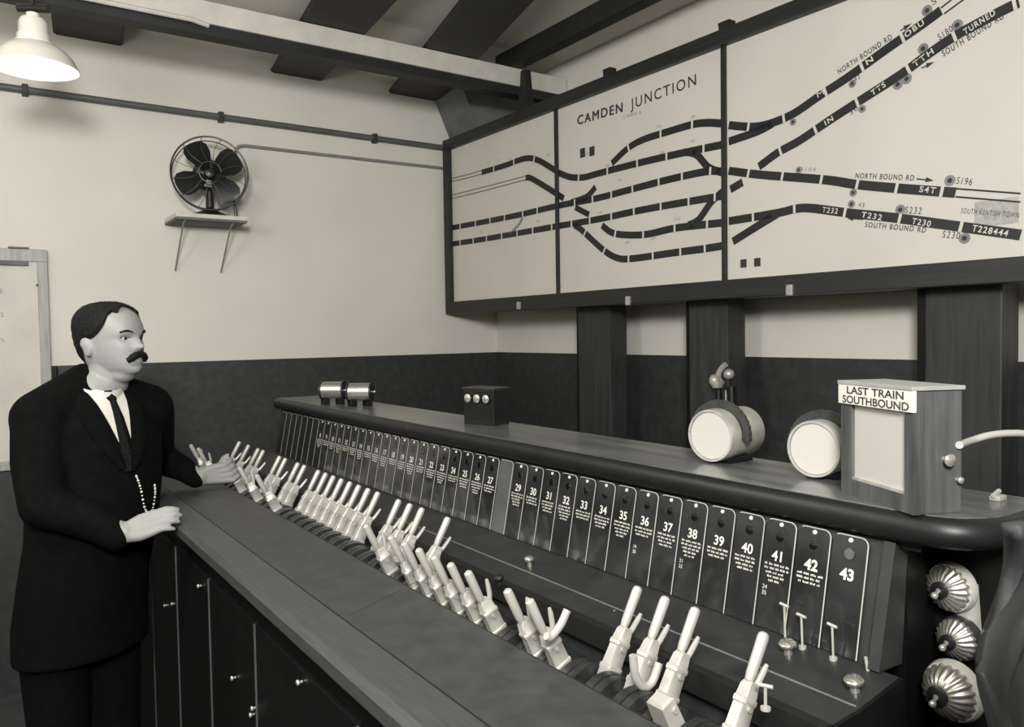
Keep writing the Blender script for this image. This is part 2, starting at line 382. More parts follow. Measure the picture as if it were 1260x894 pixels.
# ================================================================ LEVER FRAME
K = .0635
def yk(k): return .674+(44-k)*K           # boundary to the right (near side) is yk(k+1)... centre below
def yc(k): return .674+(43.5-k)*K
Y0, Y1 = .645, yk(1)+.03
frame = empty('interlocking_frame', (1.0, 2.0, 0), 'long black signal lever frame with sloping row of numbered plates', 'lever frame')
ZTB = H(-.52)
# table
MB().box((.495, .2, ZTB-.03), (.735, Y1+.05, ZTB), bevel=.002).build('desk_top', TABLE, frame)
MB().tube([(.735, .2, ZTB-.003), (.735, Y1+.05, ZTB-.003)], .0035, 8).build('slot_edge_strip', QDARK, frame)
rings = [[Vector((x, y, z)) for x, z in ((.552, ZTB+.001), (.552, ZTB-.03), (.481, ZTB-.045), (.470, ZTB-.035), (.470, ZTB-.012), (.481, ZTB+.001))] for y in (.2, Y1+.05)]
tag(MB().loft(rings).build('desk_nosing', EDGE, frame), 'lighter wooden edge strip')
MB().box((.5505, .2, ZTB-.001), (.5535, Y1+.05, ZTB+.0015)).build('nosing_joint', QDARK, frame)
a = onZ(428, 757, ZTB); b = onZ(512, 716, ZTB)
MB().ribbon([a+Vector((0, 0, .0002)), b+Vector((0, 0, .0002))], .002, (0, 0, 1), .0006).build('desk_joint', EDGE, frame)
# lower case front with doors
MB().box((.52, .2, 0), (.735, Y1+.05, ZTB-.03)).build('case_front', CASE, frame)
ys = [.3, .75, 1.2, 1.769, 2.18, 2.585, 3.0, 3.4]
for a, b in zip(ys, ys[1:]):
    d = MB().box((.508, a+.008, .12), (.52, b-.008, ZTB-.12), bevel=.003).build('case_door', CASE, frame)
    s_ = MB().box((.505, a-.0015, .12), (.509, a+.0015, ZTB-.12)).build('door_bead', mat('bead_dull', g(.08), .4), None); s_.parent = d; s_.matrix_parent_inverse = pinv(d)
KN = mat('bright_knob', g(.6), .18, metal=.7)
def knob(p, d, r, name, m, parent, L=.018):
    d = Vector(d).normalized(); q = d.to_track_quat('Z', 'Y').to_matrix().to_4x4(); q.translation = Vector(p)
    return MB().lathe([(r*.5, 0), (r*.45, L*.4), (r*.95, L*.6), (r, L*.8), (r*.7, L), (.0001, L*1.05)], 14, q).build(name, m, parent, smooth=50)
for px, py in ((215, 742), (206, 744), (248, 720), (290, 833), (315, 870), (313, 878), (372, 838)):
    r_ = ray(px, py); v = r_*(.507/r_.x); knob((.507, v.y, v.z+HC), (-1, 0, 0), .006, 'door_knob', KN, frame, .012)
# deck between quadrants and number plates
zr = H(-.52)
rings = [[Vector((x, y, z)) for x, z in ((.925, zr-.004), (.989, zr), (1.09, H(-.503)), (1.09, H(-.60)), (.925, H(-.60)))] for y in (Y0-.035, Y1)]
MB().loft(rings).build('deck_cover', DECK, frame)
MB().loft([[Vector((p.x, y, p.z)) for p in rings[0]] for y in (Y0-.041, Y0-.0352)]).build('deck_end_plate', CASE, frame)
MB().tube([(.989, Y0-.03, zr+.001), (.989, 2.05, zr+.001)], .0016, 6).build('deck_ridge', mat('ridge_grey', g(.13), .4), frame)
MB().box((.905, Y0-.035, H(-.56)), (.925, Y1, zr-.002)).build('slot_back_strip', QDARK, frame)
MB().box((.735, .2, H(-.75)), (1.09, Y1, H(-.60))).build('frame_bed', QDARK, frame)
for px, py in ((652, 690), (615, 711), (970, 800), (1052, 842)):
    r_ = ray(px, py); p = onZ(px, py, H(-.505)); 
    p.x = min(p.x, 1.06); zz = zr+(p.x-.989)*.17 if p.x > .989 else zr
    kb = knob((p.x, p.y, zz), (-.15, 0, 1), .011 if px < 900 else .014, 'deck_thumbscrew', QDARK if px == 615 else STEEL, frame, .022)
for px, py in ((895, 792), (756, 752)):
    p = onZ(px, py, zr); knob(p, (0, 0, 1), .003, 'deck_screw', STEEL, frame, .003)
# little tee pins on the deck
def tee(px, py, h):
    p = onZ(px, py, H(-.51)); mb = MB().tube([p, p+Vector((0, 0, h))], .0022, 8); a = p+Vector((0, 0, h))
    mb.tube([a-Vector((.004, -.009, 0)), a+Vector((.004, -.009, 0))], .0028, 8); mb.tube([p, p+Vector((0, 0, .004))], .007, 10)
    return mb.build('tee_pin_and_reflection', NICKEL, frame, smooth=40)
tee(942, 873, .033)
# number plates
PT = Vector((1.124, 0, H(-.318))); PB = Vector((1.088, 0, H(-.503)))
PUP = (PT-PB).normalized(); PL = (PT-PB).length; PN = Vector((-PUP.z, 0, PUP.x)).normalized()
PR = Vector((0, -1, 0))                    # to the right as read
MB().box((0, 0, -.05), (Y1-Y0, PL-.002, -.004), Matrix((Vector((0, 1, 0)), PUP, PN)).transposed().to_4x4() if False else (lambda m_: m_)(Matrix.Translation(Vector((PB.x, Y0, PB.z))) @ Matrix((Vector((0, 1, 0)), PUP, PN)).transposed().to_4x4())).build('plate_backing', DECK, frame)
def pl(k, s, t_, off=0.):                  # s 0..1 across from left, t metres up
    return Vector((PB.x, yc(k), PB.z))+PR*((s-.5)*K)+PUP*t_+PN*off
def arc_outline(k, m=.0015, top=PL-.004, rad=.012):
    w = K; pts = []
    a0 = pl(k, m/w, .002); pts.append(a0)
    for j in range(7):
        th = math.pi-(math.pi/2)*j/6; pts.append(pl(k, 0, top-rad)+PR*(m+rad+rad*math.cos(th))+PUP*(rad*math.sin(th)))
    for j in range(7):
        th = math.pi/2-(math.pi/2)*j/6; pts.append(pl(k, 0, top-rad)+PR*(w-m-rad+rad*math.cos(th))+PUP*(rad*math.sin(th)))
    pts.append(pl(k, 1-m/w, .002)); return pts
words = lambda n: None
for k in range(1, 44):
    blank = k in (28, 43)
    o = MB().poly([p-PN*.004 for p in arc_outline(k)], PN, .004).build('number_plate', PLATEG if k == 28 else PLATE, frame)
    if k == 28: o['label'] = 'blank grey number plate'
    out = arc_outline(k, .0022)
    rim = out[5:]                          # over the top and down the right-hand side
    child(MB().ribbon([p+PN*.0003 for p in rim], .0016 if k < 36 else .0018, PN, .0008).build('bright_edge', PLEDGE, None), o)
    if k < 8: continue
    c = pl(k, .5, PL-.032, .0)
    mm = Matrix((PR, PUP, PN)).transposed().to_4x4(); mm.translation = c
    if k != 28:
        child(MB().lathe([(.0001, 0), (.0085, 0), (.0085, .001), (.0001, .0012)], 20, mm).build('indicator_lens', LENS if k < 43 else PLATEG, None, smooth=30), o)
        child(MB().lathe([(.0085, 0), (.0098, 0), (.0098, .0014), (.0085, .0014)], 20, mm).build('lens_ring', QUAD, None, smooth=30), o)
        mm2 = mm.copy(); mm2.translation = pl(k, .5, PL-.011, .0)
        child(MB().lathe([(.0001, 0), (.0038, 0), (.0034, .0016), (.0001, .0022)], 12, mm2).build('top_screw', WHITEL, None, smooth=30), o)
        tx = text_mesh(str(k), WHITEL, pl(k, .5, PL-.072, .0008), PR, PUP, .024, None, 'plate_numeral', bold=.035 if k > 41 else .02, align='CENTER'); child(tx, o)
    if k < 43 and k != 28:                 # lines of small engraved words
        mb = MB(); rnd = random.Random(k*3)
        for ln in range(3+(k % 3)):
            tt = PL-.081-ln*.0068; half = .024-(0 if ln < 2 else .0035*(ln-1)); x = -half
            while x < half-.004:
                wd = min(rnd.uniform(.006, .013), half-x)
                n_ = max(2, int(wd/.0022))
                for q in range(n_):
                    a = x+q*wd/n_; hgt = rnd.choice((.0036, .0036, .0026)); b0 = pl(k, .5, tt, .0006)+PR*a
                    mb.poly([b0, b0+PR*.0013, b0+PR*.0013+PUP*hgt, b0+PUP*hgt], PN, .0002)
                    if q % 2: mb.poly([b0+PUP*hgt*.4-PR*.0012, b0+PR*.0005+PUP*hgt*.4, b0+PR*.0005+PUP*hgt*.62, b0+PUP*hgt*.62-PR*.0012], PN, .0002)
                x += wd+.0022
        ew = mb.build('engraved_words', WHITEL, None); ew['kind'] = 'stuff'; child(ew, o)
    if k in (36, 38, 41):
        child(text_mesh('%d\n%d' % (k-17, k-6), WHITEL, pl(k, .12, PL-.122, .0008), PR, PUP, .010, None, 'small_numeral'), o)
# tee-shaped reflections in the three nearest plates, built as solid bright pins
for px, pt, pb in ((965, 744, 768), (986, 757, 797), (1024, 769, 806)):
    a = onY(px, pt, 0.0+ .80 if px == 965 else (.76 if px == 986 else .70)); 
    yy = a.y; r1 = onY(px+4, pb, yy); 
    x_ = 1.075; r_ = ray(px, pt); v = r_*(x_/r_.x); r2 = ray(px+3, pb); v2 = r2*(x_/r2.x)
    A = Vector((x_, v.y, v.z+HC)); B_ = Vector((x_, v.y-.002, H(-.5065)))
    mb = MB().tube([B_, A], .0018, 8); mb.tube([A+Vector((0, .008, .001)), A-Vector((0, .008, .001))], .0024, 8); mb.tube([B_, B_+Vector((0, 0, .005))], .006, 10)
    mb.build('tee_pin_and_reflection', NICKEL, frame, smooth=40)
p = onZ(1050, 836, H(-.508)); MB().tube([Vector((1.08, p.y, H(-.515))), Vector((1.078, p.y+.004, H(-.485)))], .0025, 8).build('tee_pin_and_reflection', NICKEL, frame, smooth=40)
# case back and near end
MB().box((1.17, Y0-.002, 0), (1.33, Y1, H(-.328))).build('case_back', CASE, frame)
rings = [[p+Vector((0, y, 0)) for p in (PB+PN*.012, PT+PN*.004, PT+Vector((.03, 0, 0)), PB+Vector((.05, 0, 0)))] for y in (Y0-.012, Y0+.006)]
MB().loft(rings).build('end_moulding', DECK, frame)
MB().box((.735, .2, 0), (1.25, Y1, H(-.74))).build('case_plinth', CASE, frame)
MB().box((1.085, .2, 0), (1.25, Y0-.03, H(-.61))).build('case_end', CASE, frame)
MB().box((.53, Y1+.0, 0), (1.33, Y1+.03, H(-.53))).build('case_far_end', CASE, frame)
# quadrants: 43 curved slotted segments under the levers
PVX, PVZ = .816, H(-.60); QR = .051
for k in range(1, 44):
    y = yc(k); mb = MB()
    def fan_ring(yy, r):
        return [Vector((PVX+r*math.sin(math.radians(a)), yy, PVZ+r*math.cos(math.radians(a)))) for a in range(-80, 81, 10)]
    for (ya, yb, r) in ((y-.030, y-.014, QR+.008), (y+.014, y+.030, QR+.008)):
        ra = fan_ring(ya, r); rb = fan_ring(yb, r); rb2 = fan_ring(yb, r-.03); ra2 = fan_ring(ya, r-.03)
        mb.loft([[ra[i], rb[i], rb2[i], ra2[i]] for i in range(len(ra))])
    q = mb.build('quadrant', QUAD, frame, smooth=30)
    mb = MB(); ra = fan_ring(y-.014, QR-.010); rb = fan_ring(y+.014, QR-.010); rb2 = fan_ring(y+.014, .02); ra2 = fan_ring(y-.014, .02)
    mb.loft([[ra[i], rb[i], rb2[i], ra2[i]] for i in range(len(ra))]); child(mb.build('quadrant_slot', QDARK, None, smooth=30), q)

# ================================================================ SHELF on the frame
sh = empty('instrument_shelf', (1.2, 2.0, H(-.31)), 'polished wooden instrument shelf running along the top of the lever frame', 'shelf')
ZS = H(-.266); ZSB = H(-.314)
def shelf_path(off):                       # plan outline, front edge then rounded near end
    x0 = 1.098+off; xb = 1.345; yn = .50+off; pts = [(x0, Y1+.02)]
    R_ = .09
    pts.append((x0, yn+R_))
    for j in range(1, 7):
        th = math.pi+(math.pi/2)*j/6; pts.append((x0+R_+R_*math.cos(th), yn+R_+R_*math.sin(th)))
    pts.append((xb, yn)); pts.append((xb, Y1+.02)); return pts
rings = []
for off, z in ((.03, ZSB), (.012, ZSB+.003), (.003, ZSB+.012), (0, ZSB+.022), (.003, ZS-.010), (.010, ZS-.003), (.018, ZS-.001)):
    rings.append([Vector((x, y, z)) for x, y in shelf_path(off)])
tag(MB().loft(rings).build('shelf_nosing', NOSE, sh, smooth=60), 'rounded front edge, coloured black for its shade')
MB().loft([[Vector((x, y, z)) for x, y in shelf_path(.016)] for z in (ZS-.006, ZS)]).build('shelf_board', SHELF, sh)
tag(MB().box((1.128, .60, ZSB-.012), (1.33, Y1, ZSB)).build('under_moulding', CASE, sh), 'black moulding below the board')

# ================================================================ LEVERS
def make_lever():
    root = bpy.data.objects.new('signal_lever', None); root.empty_display_size = .03; C.objects.link(root)
    b = MB()                               # flat tapering body, local z up the lever, x = away side
    prof = [(.035, .0115, .0150), (.056, .0115, .0160), (.058, .0125, .0170), (.064, .0125, .0170), (.066, .0105, .0150), (.098, .0098, .0140), (.100, .0110, .0155), (.106, .0110, .0155), (.108, .0098, .0138), (.124, .0090, .0115), (.130, .0070, .008)]
    b.loft([[Vector((sx*wx+.002, sy*wy, z)) for sx, sy in ((-1, -.8), (-.8, -1), (.8, -1), (1, -.8), (1, .8), (.8, 1), (-.8, 1), (-1, .8))] for z, wy, wx in prof])
    b.build('lever_body', NICKEL, root, smooth=35)
    MB().tube([(-.003, 0, .130), (-.003, 0, .140), (-.003, 0, .190), (-.003, 0, .196), (-.003, 0, .199)], [.0062, .0078, .0084, .0075, .004], 14).build('handle', NICKEL, root, smooth=40)
    l = MB().tube([(.012, 0, .118), (.018, 0, .132), (.0225, 0, .150), (.0245, 0, .160)], [.0045, .0048, .0045, .003], 8)
    l.build('catch_handle', NICKEL, root, smooth=40)
    MB().tube([(.002, -.0135, .094), (.002, .0135, .094)], .004, 10).build('catch_pin', NICKELD, root, smooth=40)
    MB().tube([(.006, -.0125, .052), (.006, .0125, .052)], .006, 10).build('pivot_pin', NICKELD, root, smooth=40)
    MB().box((-.012, -.0035, 0), (.012, .0035, .05)).build('lever_stem', QUAD, root)
    return root
def copy_tree(o, parent=None):
    c = o.copy(); C.objects.link(c); c.parent = parent
    for ch in o.children: copy_tree(ch, c)
    return c
proto = make_lever(); first = True
NORM = [43, 41, 40, 39, 29, 27, 26, 25, 23, 22, 21, 20, 19, 18, 17, 16, 14, 13, 11, 10, 7, 6, 4, 2]
REV = [38, 37, 35, 34, 33, 32, 31, 30, 28, 15, 12, 9, 3, 1]
nth = {0: 'first', 1: 'second', 2: 'third', 3: 'fourth', 4: 'fifth', 5: 'sixth', 6: 'seventh', 7: 'eighth', 8: 'ninth', 9: 'tenth', 10: 'eleventh', 11: 'twelfth', 12: 'thirteenth', 13: 'fourteenth'}
extra = {43: 'nearest lever, leaning away alone at the bottom edge of the photo', 41: 'tall lever leaning away, rightmost of the three beside the curved catch',
         40: 'middle of the three near levers leaning away', 39: 'leftmost of the three near levers leaning away together',
         29: 'lone lever leaning away among the pulled levers at mid frame', 27: 'nearest of the three short levers leaning away before the pulled row',
         26: 'middle of the three levers leaning away before the pulled row', 25: 'farthest of the three levers leaning away before the pulled row',
         14: 'nearer of the pair leaning away, next beyond the row of eight', 13: 'farther of the pair leaning away, next beyond the row of eight',
         11: 'nearer of the second pair leaning away towards the far end', 10: 'farther of the second pair leaning away towards the far end',
         7: 'nearest of the far cluster of levers leaning away by the signalman', 6: 'second nearest of the far cluster leaning away by the signalman',
         4: 'third lever of the far cluster leaning away by the signalman', 2: 'farthest lever leaning away, beyond the hand of the signalman'}
revx = {38: 'nearest pulled lever, leaning towards the operator with a wide foot', 37: 'pulled lever leaning towards the operator, second from the near end', 35: 'nearest lever in the run of close pulled levers, with a wide foot',
        34: 'second lever in the run of close pulled levers, counted from the near end', 33: 'third lever in the run of close pulled levers, from the near end', 32: 'fourth lever in the run of close pulled levers, from the near end',
        31: 'fifth lever in the run of close pulled levers, from the near end', 30: 'sixth and farthest lever in the run of close pulled levers', 28: 'pulled lever standing apart just beyond the close run',
        15: 'pulled lever leaning to the operator, nearest of the far group', 12: 'second pulled lever of the far group, next to the hand', 9: 'pulled lever gripped by the left hand of the signalman',
        3: 'pulled lever just beyond the gripping hand', 1: 'farthest pulled lever at the end of the frame'}
revx[38], revx[37] = revx[38], revx[37]
levers = {}
for k in NORM+REV:
    o = proto if first else copy_tree(proto); first = False
    a = math.radians(29.5 if k in NORM else -25.5)
    o.location = (PVX, yc(k), PVZ); o.rotation_euler = (0, a, 0)
    if k in REV: o.scale = (1, 1, .965)
    if k in NORM and 16 <= k <= 23: lab = 'white lever leaning away, %s from the near end in the row of eight' % nth[23-k]
    else: lab = ('white metal ' + (extra[k] if k in NORM else revx[k]))
    tag(o, lab, 'lever', 'signal levers'); levers[k] = o
# curved catches standing at the feet of two levers
def hook(pxs, y, lab):
    P = smoothline([onY(px, py, y) for px, py in pxs], 6)
    tag(MB().tube(P, .0065, 10).build('curved_catch', NICKEL, smooth=40), lab, 'catch', 'curved catches at the lever feet')
hook([(779, 806), (782, 832), (792, 845), (803, 838), (811, 815)], .865, 'curved white catch hooked between the near leaning levers')
hook([(672, 782), (678, 783), (690, 768), (698, 750)], .985, 'curved white catch beside the nearest pulled lever')
mb = MB(); mb.loft([[Vector((sx*wx, sy*wy, z)) for sx, sy in ((-1, -1), (1, -1), (1, 1), (-1, 1))] for z, wy, wx in ((.03, .017, .014), (.052, .018, .015), (.054, .0165, .014), (.100, .0155, .0125), (.104, .012, .009))])
mb.tube([(.006, -.019, .085), (.006, .019, .085)], .005, 10)
st = tag(mb.build('lever_foot', NICKEL), 'short white lever foot without a handle, below the near leaning levers', 'lever')
st.location = (PVX, yc(42)+.004, PVZ); st.rotation_euler = (0, math.radians(-25.5), 0)

# ================================================================ SHELF INSTRUMENTS
# two brass drums of a bell set
def drum_along(parent, c, d, r, L, m, name, flange=True):
    q = Vector(d).to_track_quat('Z', 'Y').to_matrix().to_4x4(); q.translation = Vector(c)
    o = MB().lathe([(.001, 0), (r*.92, 0), (r, .003), (r, L-.003), (r*.92, L), (.001, L)], 28, q).build(name, m, parent, smooth=40)
    if flange:
        for a in (-.004, L): child(MB().lathe([(.001, a), (r*1.12, a), (r*1.12, a+.004), (.001, a+.004)], 28, q).build('end_flange', QUAD, None, smooth=40), o)
    return o
er = Vector((RX.x, RX.y, 0)).normalized(); ea = Vector((FW.x, FW.y, 0)).normalized(); UP = Vector((0, 0, 1))
for px, py, lab in ((397, 480, 'small polished drum bell on the shelf, left of the pair'), (430, 482, 'small polished drum bell on the shelf, right of the pair')):
    c = PD(px, py, 3.12 if px < 410 else 3.02); d = (er*.95+ea*-.1).normalized()
    e = empty('drum_bell', (c.x, c.y, ZS), lab, 'bell', 'pair of drum bells on the shelf')
    drum_along(e, c, d, .034, .085, BRASS, 'bell_drum')
    for a in (.01, .07):
        q = c+d*a; MB().box((q.x-.012, q.y-.02, ZS), (q.x+.012, q.y+.02, c.z-.018), bevel=.002).build('foot', CASE, e)
    knob(c+d*.088, d, .008, 'terminal_nut', STEEL, e, .014)
# black box with three round knobs
A = onZ(571, 521, ZS); B_ = onZ(608, 524, ZS); d1 = (B_-A); wd = d1.length; d1.normalize(); dn = Vector((d1.y, -d1.x, 0))
dn = dn if dn.x > 0 else -dn
mm = Matrix((d1, dn, UP)).transposed().to_4x4(); mm.translation = A
e = empty('switch_box', A+d1*wd/2+dn*.035, 'small black box with three round switches on the shelf', 'switch box')
MB().box((0, 0, 0), (wd, .07, .104), mm, bevel=.003).build('box_body', BLACKP, e)
MB().box((-.003, -.003, .104), (wd+.003, .073, .110), mm, bevel=.002).build('box_lid', DECK, e)
for s in (.2, .5, .8):
    knob(A+d1*wd*s+UP*.078, -dn, .0125, 'round_switch', KN, e, .012)
# round indicator lamps
def indicator(px, py, depth, r, L, lab):
    c = PD(px, py, depth); c.z = ZS+r+.004
    e = empty('indicator_lamp', (c.x+L/2, c.y, ZS), lab, 'indicator lamp', 'round indicator lamps on the shelf')
    ax = Vector((.985, .12, 0)).normalized() if px < 900 else Vector((.99, .1, 0)).normalized()
    q = ax.to_track_quat('Z', 'Y').to_matrix().to_4x4(); q.translation = c
    MB().lathe([(.001, .002), (r*.9, .001), (r*.93, .004), (r*.93, .012), (.001, .012)], 40, q).build('opal_disc', FACEW, e, smooth=40)
    MB().lathe([(r*.92, -.002), (r*1.0, -.002), (r*1.02, .004), (r*1.02, .03), (r*.92, .03)], 40, q).build('bezel', NICKELD, e, smooth=40)
    MB().lathe([(.001, .03), (r*.98, .03), (r*.98, L-.006), (r*.9, L), (.001, L)], 40, q).build('lamp_body', NICKELD, e, smooth=40)
    mb = MB(); R2 = r*1.33                  # ribbed half-round shield over the top
    side = UP.cross(ax).normalized(); rings = []
    for j in range(0, 41):
        th = math.radians(-8+196*j/40); dirv = side*math.cos(th)+UP*math.sin(th); wob = .0012*(j % 2)
        rings.append([c+ax*.032+dirv*r*.98, c+ax*.028+dirv*(R2+wob), c+ax*.040+dirv*(R2+wob), c+ax*.040+dirv*r*.98])
    mb.loft(rings).build('ribbed_shield', POST, e)
    knob(c+ax*L, ax, .012, 'rear_terminal', STEEL, e, .016)
    MB().box((c.x+.02, c.y-.03, ZS), (c.x+L-.03, c.y+.03, c.z-r*.85), bevel=.003).build('lamp_foot', CASE, e)
indicator(874, 538, 1.585, .052, .125, 'round white indicator lamp with nickel drum, left one, clear of the wooden box')
indicator(1001, 560, 1.40, .050, .115, 'round white indicator lamp partly behind the last train box')
# last train describer box
A = onZ(1035, 605, ZS); B_ = onZ(1124, 634, ZS); d1 = B_-A; wd = d1.length; d1.normalize(); dn = Vector((-d1.y, d1.x, 0)); dn = dn if dn.x > 0 else -dn
mm = Matrix((d1, dn, UP)).transposed().to_4x4(); mm.translation = A; HB = .180; DP = .078
e = empty('train_describer_box', A+d1*wd/2+dn*DP/2, 'upright wooden box with white window and sign reading LAST TRAIN SOUTHBOUND', 'indicator box')
e_z = e
mb = MB()
mb.box((0, .012, 0), (wd, DP, HB-.004), mm, bevel=.002); mb.build('box_body', BOXW, e)
fr = MB(); bw = .026
fr.box((0, 0, 0), (wd, .013, .026), mm).box((0, 0, .026), (bw*1.05, .013, HB-.034), mm).box((wd-bw*.75, 0, .026), (wd, .013, HB-.034), mm)
fr.build('window_frame', BOXW, e)
MB().box((bw, .006, .026), (wd-bw*.7, .0125, HB-.034), mm).build('white_window', FACEW, e)
MB().box((bw, .002, .0255), (wd-bw*.7, .008, .030), mm).build('window_bead', NICKELD, e)
MB().box((0, .003, HB-.034), (wd, .013, HB-.004), mm).build('top_frame', BOXW, e)
MB().box((-.002, -.004, HB-.034), (wd+.002, .003, HB-.003), mm, bevel=.001).build('sign_panel', SIGNW, e)
MB().box((-.003, -.005, HB-.003), (wd+.003, DP+.003, HB+.003), mm, bevel=.001).build('box_top', mat('box_top_pale', g(.3), .5), e)
for txt, z, sz, s0, s1 in (('LAST TRAIN', HB-.0165, .0165, .12, .9), ('SOUTHBOUND', HB-.0315, .0165, .06, .97)):
    text_mesh(txt, INK, A+d1*wd*s0+UP*z-dn*.0046, d1, UP, sz, e, width=wd*(s1-s0), bold=.015)
knob(A+d1*wd+dn*.050+UP*.078, d1, .009, 'side_knob', KN, e, .014)
knob(A+d1*wd+dn*.070+UP*.048, d1, .005, 'side_stud', KN, e, .01)
# pale cable from the box to the right
P0 = A+d1*(wd+.004)+dn*.070+UP*.098
pts = smoothline([P0, PD(1195, 542, 1.17), PD(1215, 536, 1.18), PD(1240, 533, 1.19), PD(1268, 535, 1.2), PD(1310, 550, 1.22), PD(1350, 640, 1.24)], 6)
tag(MB().tube(pts, .0055, 10).build('cable', mat('pale_cable', g(.4), .5), smooth=40), 'pale cable arching right from the last train box', 'cable')
p = onZ(1228, 615, ZS)
tag(MB().box((p.x-.012, p.y-.008, ZS), (p.x+.012, p.y+.008, ZS+.008), bevel=.002).tube([p+Vector((-.014, 0, .009)), p+Vector((.012, .004, .012))], .004, 8).build('small_metal_clip', NICKELD, smooth=40), 'small metal clip lying at the right end of the shelf', 'clip')
# bracket lamp on the middle post
c = PD(890, 464, 2.95)
e = empty('post_bracket', (2.52, c.y, c.z-.1), 'white metal swivel bracket on the middle post above the indicator lamp', 'bracket')
kx = 2.54
def onX(px, py, x): r_ = ray(px, py); v = r_*(x/r_.x); return Vector((v.x, v.y, v.z+HC))
MB().tube(smoothline([onX(893, 448, kx), onX(886, 456, kx), onX(884, 465, kx), onX(889, 473, kx)], 5), .012, 10).build('curved_arm', NICKEL, e, smooth=40)
q = onX(879, 468, kx-.03); MB().ball(q, .022, 14, (1, 1, 1.2)).box(q-Vector((.015, .03, .03)), q+Vector((.015, .0, .0)), bevel=.005).build('clamp', NICKEL, e, smooth=40)
q = onX(897, 460, kx); MB().ball(q, .022, 14).build('swivel_boss', NICKELD, e, smooth=40)
MB().tube([onX(884, 475, kx), onX(886, 540, kx)], .013, 10).build('down_pipe', BLACKP, e, smooth=40); MB().tube([onX(900, 475, kx), onX(902, 540, kx)], .018, 10).build('down_pipe', BLACKP, e, smooth=40)
MB().tube([onX(893, 480, kx-.005), onX(895, 540, kx-.005)], .004, 8).build('bright_rod', NICKELD, e, smooth=40)

# fluted switches at the near end
e0 = tag(MB().box((1.255, .25, H(-.80)), (1.30, .66, H(-.30)), bevel=.004).build('switch_backboard', CASE), 'black backboard carrying fluted switches at the near end of the frame', 'panel')
def fluted(c, r, L, lab, tilt=(0, 0, 0), white=True):
    d = (Vector((-1, .1, 0))+Vector(tilt)).normalized(); q = d.to_track_quat('Z', 'Y').to_matrix().to_4x4(); q.translation = Vector(c)
    e = empty('fluted_switch', c, lab, 'switch', 'fluted switches at the near end of the frame')
    MB().lathe([(.001, 0), (r*1.0, 0), (r*1.02, .006), (r*.95, .014), (.001, .014)], 40, q).build('porcelain_base', FACEW if white else QUAD, e, smooth=40)
    rings = []; n = 96
    for s_, z in ((.88, .012), (.87, .02), (.80, .6*L), (.62, .85*L), (.42, .97*L), (.3, L)):
        rings.append([q @ Vector((r*s_*(1+.05*math.cos(20*2*math.pi*j/n))*math.cos(2*math.pi*j/n), r*s_*(1+.05*math.cos(20*2*math.pi*j/n))*math.sin(2*math.pi*j/n), z)) for j in range(n)])
    MB().loft(rings).build('fluted_cover', BRASS, e, smooth=60)
    MB().lathe([(r*.34, L*.96), (r*.34, L+.004), (r*.25, L+.006), (.001, L+.006)], 24, q).build('collar', BLACKP, e, smooth=40)
    a = q @ Vector((0, 0, L+.004)); b = q @ Vector((r*.1, -r*.1, L+.020))
    MB().tube([a, a.lerp(b, .5), b], [.0045, .003, .0045], 10).ball(b, .0055, 12).build('dolly', KN, e, smooth=40)
def swp(px, py, x): r_ = ray(px, py); v = r_*(x/r_.x); return Vector((v.x, v.y, v.z+HC))
fluted(swp(1174, 721, 1.245), .038, .035, 'fluted brass switch with white rim, topmost of three')
fluted(swp(1184, 784, 1.245), .034, .035, 'fluted switch with dark cap, middle of three', white=False)
fluted(swp(1176, 848, 1.18), .044, .042, 'large fluted brass switch with white rim, lowest of three')
tag(MB().tube([swp(1190, 715, 1.26), swp(1196, 800, 1.26)], .020, 16).build('switch_conduit', NICKELD, smooth=40), 'grey conduit behind the fluted switches', 'conduit')

# ================================================================ PENDANT LAMP
c = PD(43, 85, 2.72)
e = empty('pendant_lamp', (c.x, c.y, c.z), 'white enamel pendant lamp under the ceiling at far left', 'lamp')
q = Matrix.Translation(c) @ Matrix.Scale(.94, 4)
MB().lathe([(.145, 0), (.146, .004), (.128, .04), (.105, .066), (.078, .083), (.062, .09), (.060, .088), (.076, .080), (.102, .063), (.125, .037), (.142, .001)], 40, q).build('shade', LAMPW, e, smooth=40)
MB().lathe([(.062, .086), (.062, .097), (.056, .099), (.055, .12), (.050, .122), (.048, .165), (.040, .18), (.022, .185), (.022, .20), (.001, .20)], 32, q).build('lamp_holder', LAMPW, e, smooth=40)
MB().ball(c+Vector((0, 0, .05)), .045, 20).build('bulb', mat('lit_bulb', (1, .96, .85), .3, emit=.25), e, smooth=0)
top = c+Vector((0, 0, .188))
MB().tube([top-Vector((0, 0, .012)), Vector((c.x, c.y, ZC))], .008, 10).build('hanger_rod', BLACKP, e, smooth=40)
MB().tube([top+er*-.05+UP*.02, top+er*.055+UP*.015], .014, 10).build('hanger_clamp', BLACKP, e, smooth=40)
pl_ = bpy.data.lights.new('pendant_light', 'POINT'); pl_.energy = 1.1; pl_.color = (1, .96, .86); pl_.shadow_soft_size = .04
po = bpy.data.objects.new('pendant_light', pl_); C.objects.link(po); po.location = c+Vector((0, 0, -.02))

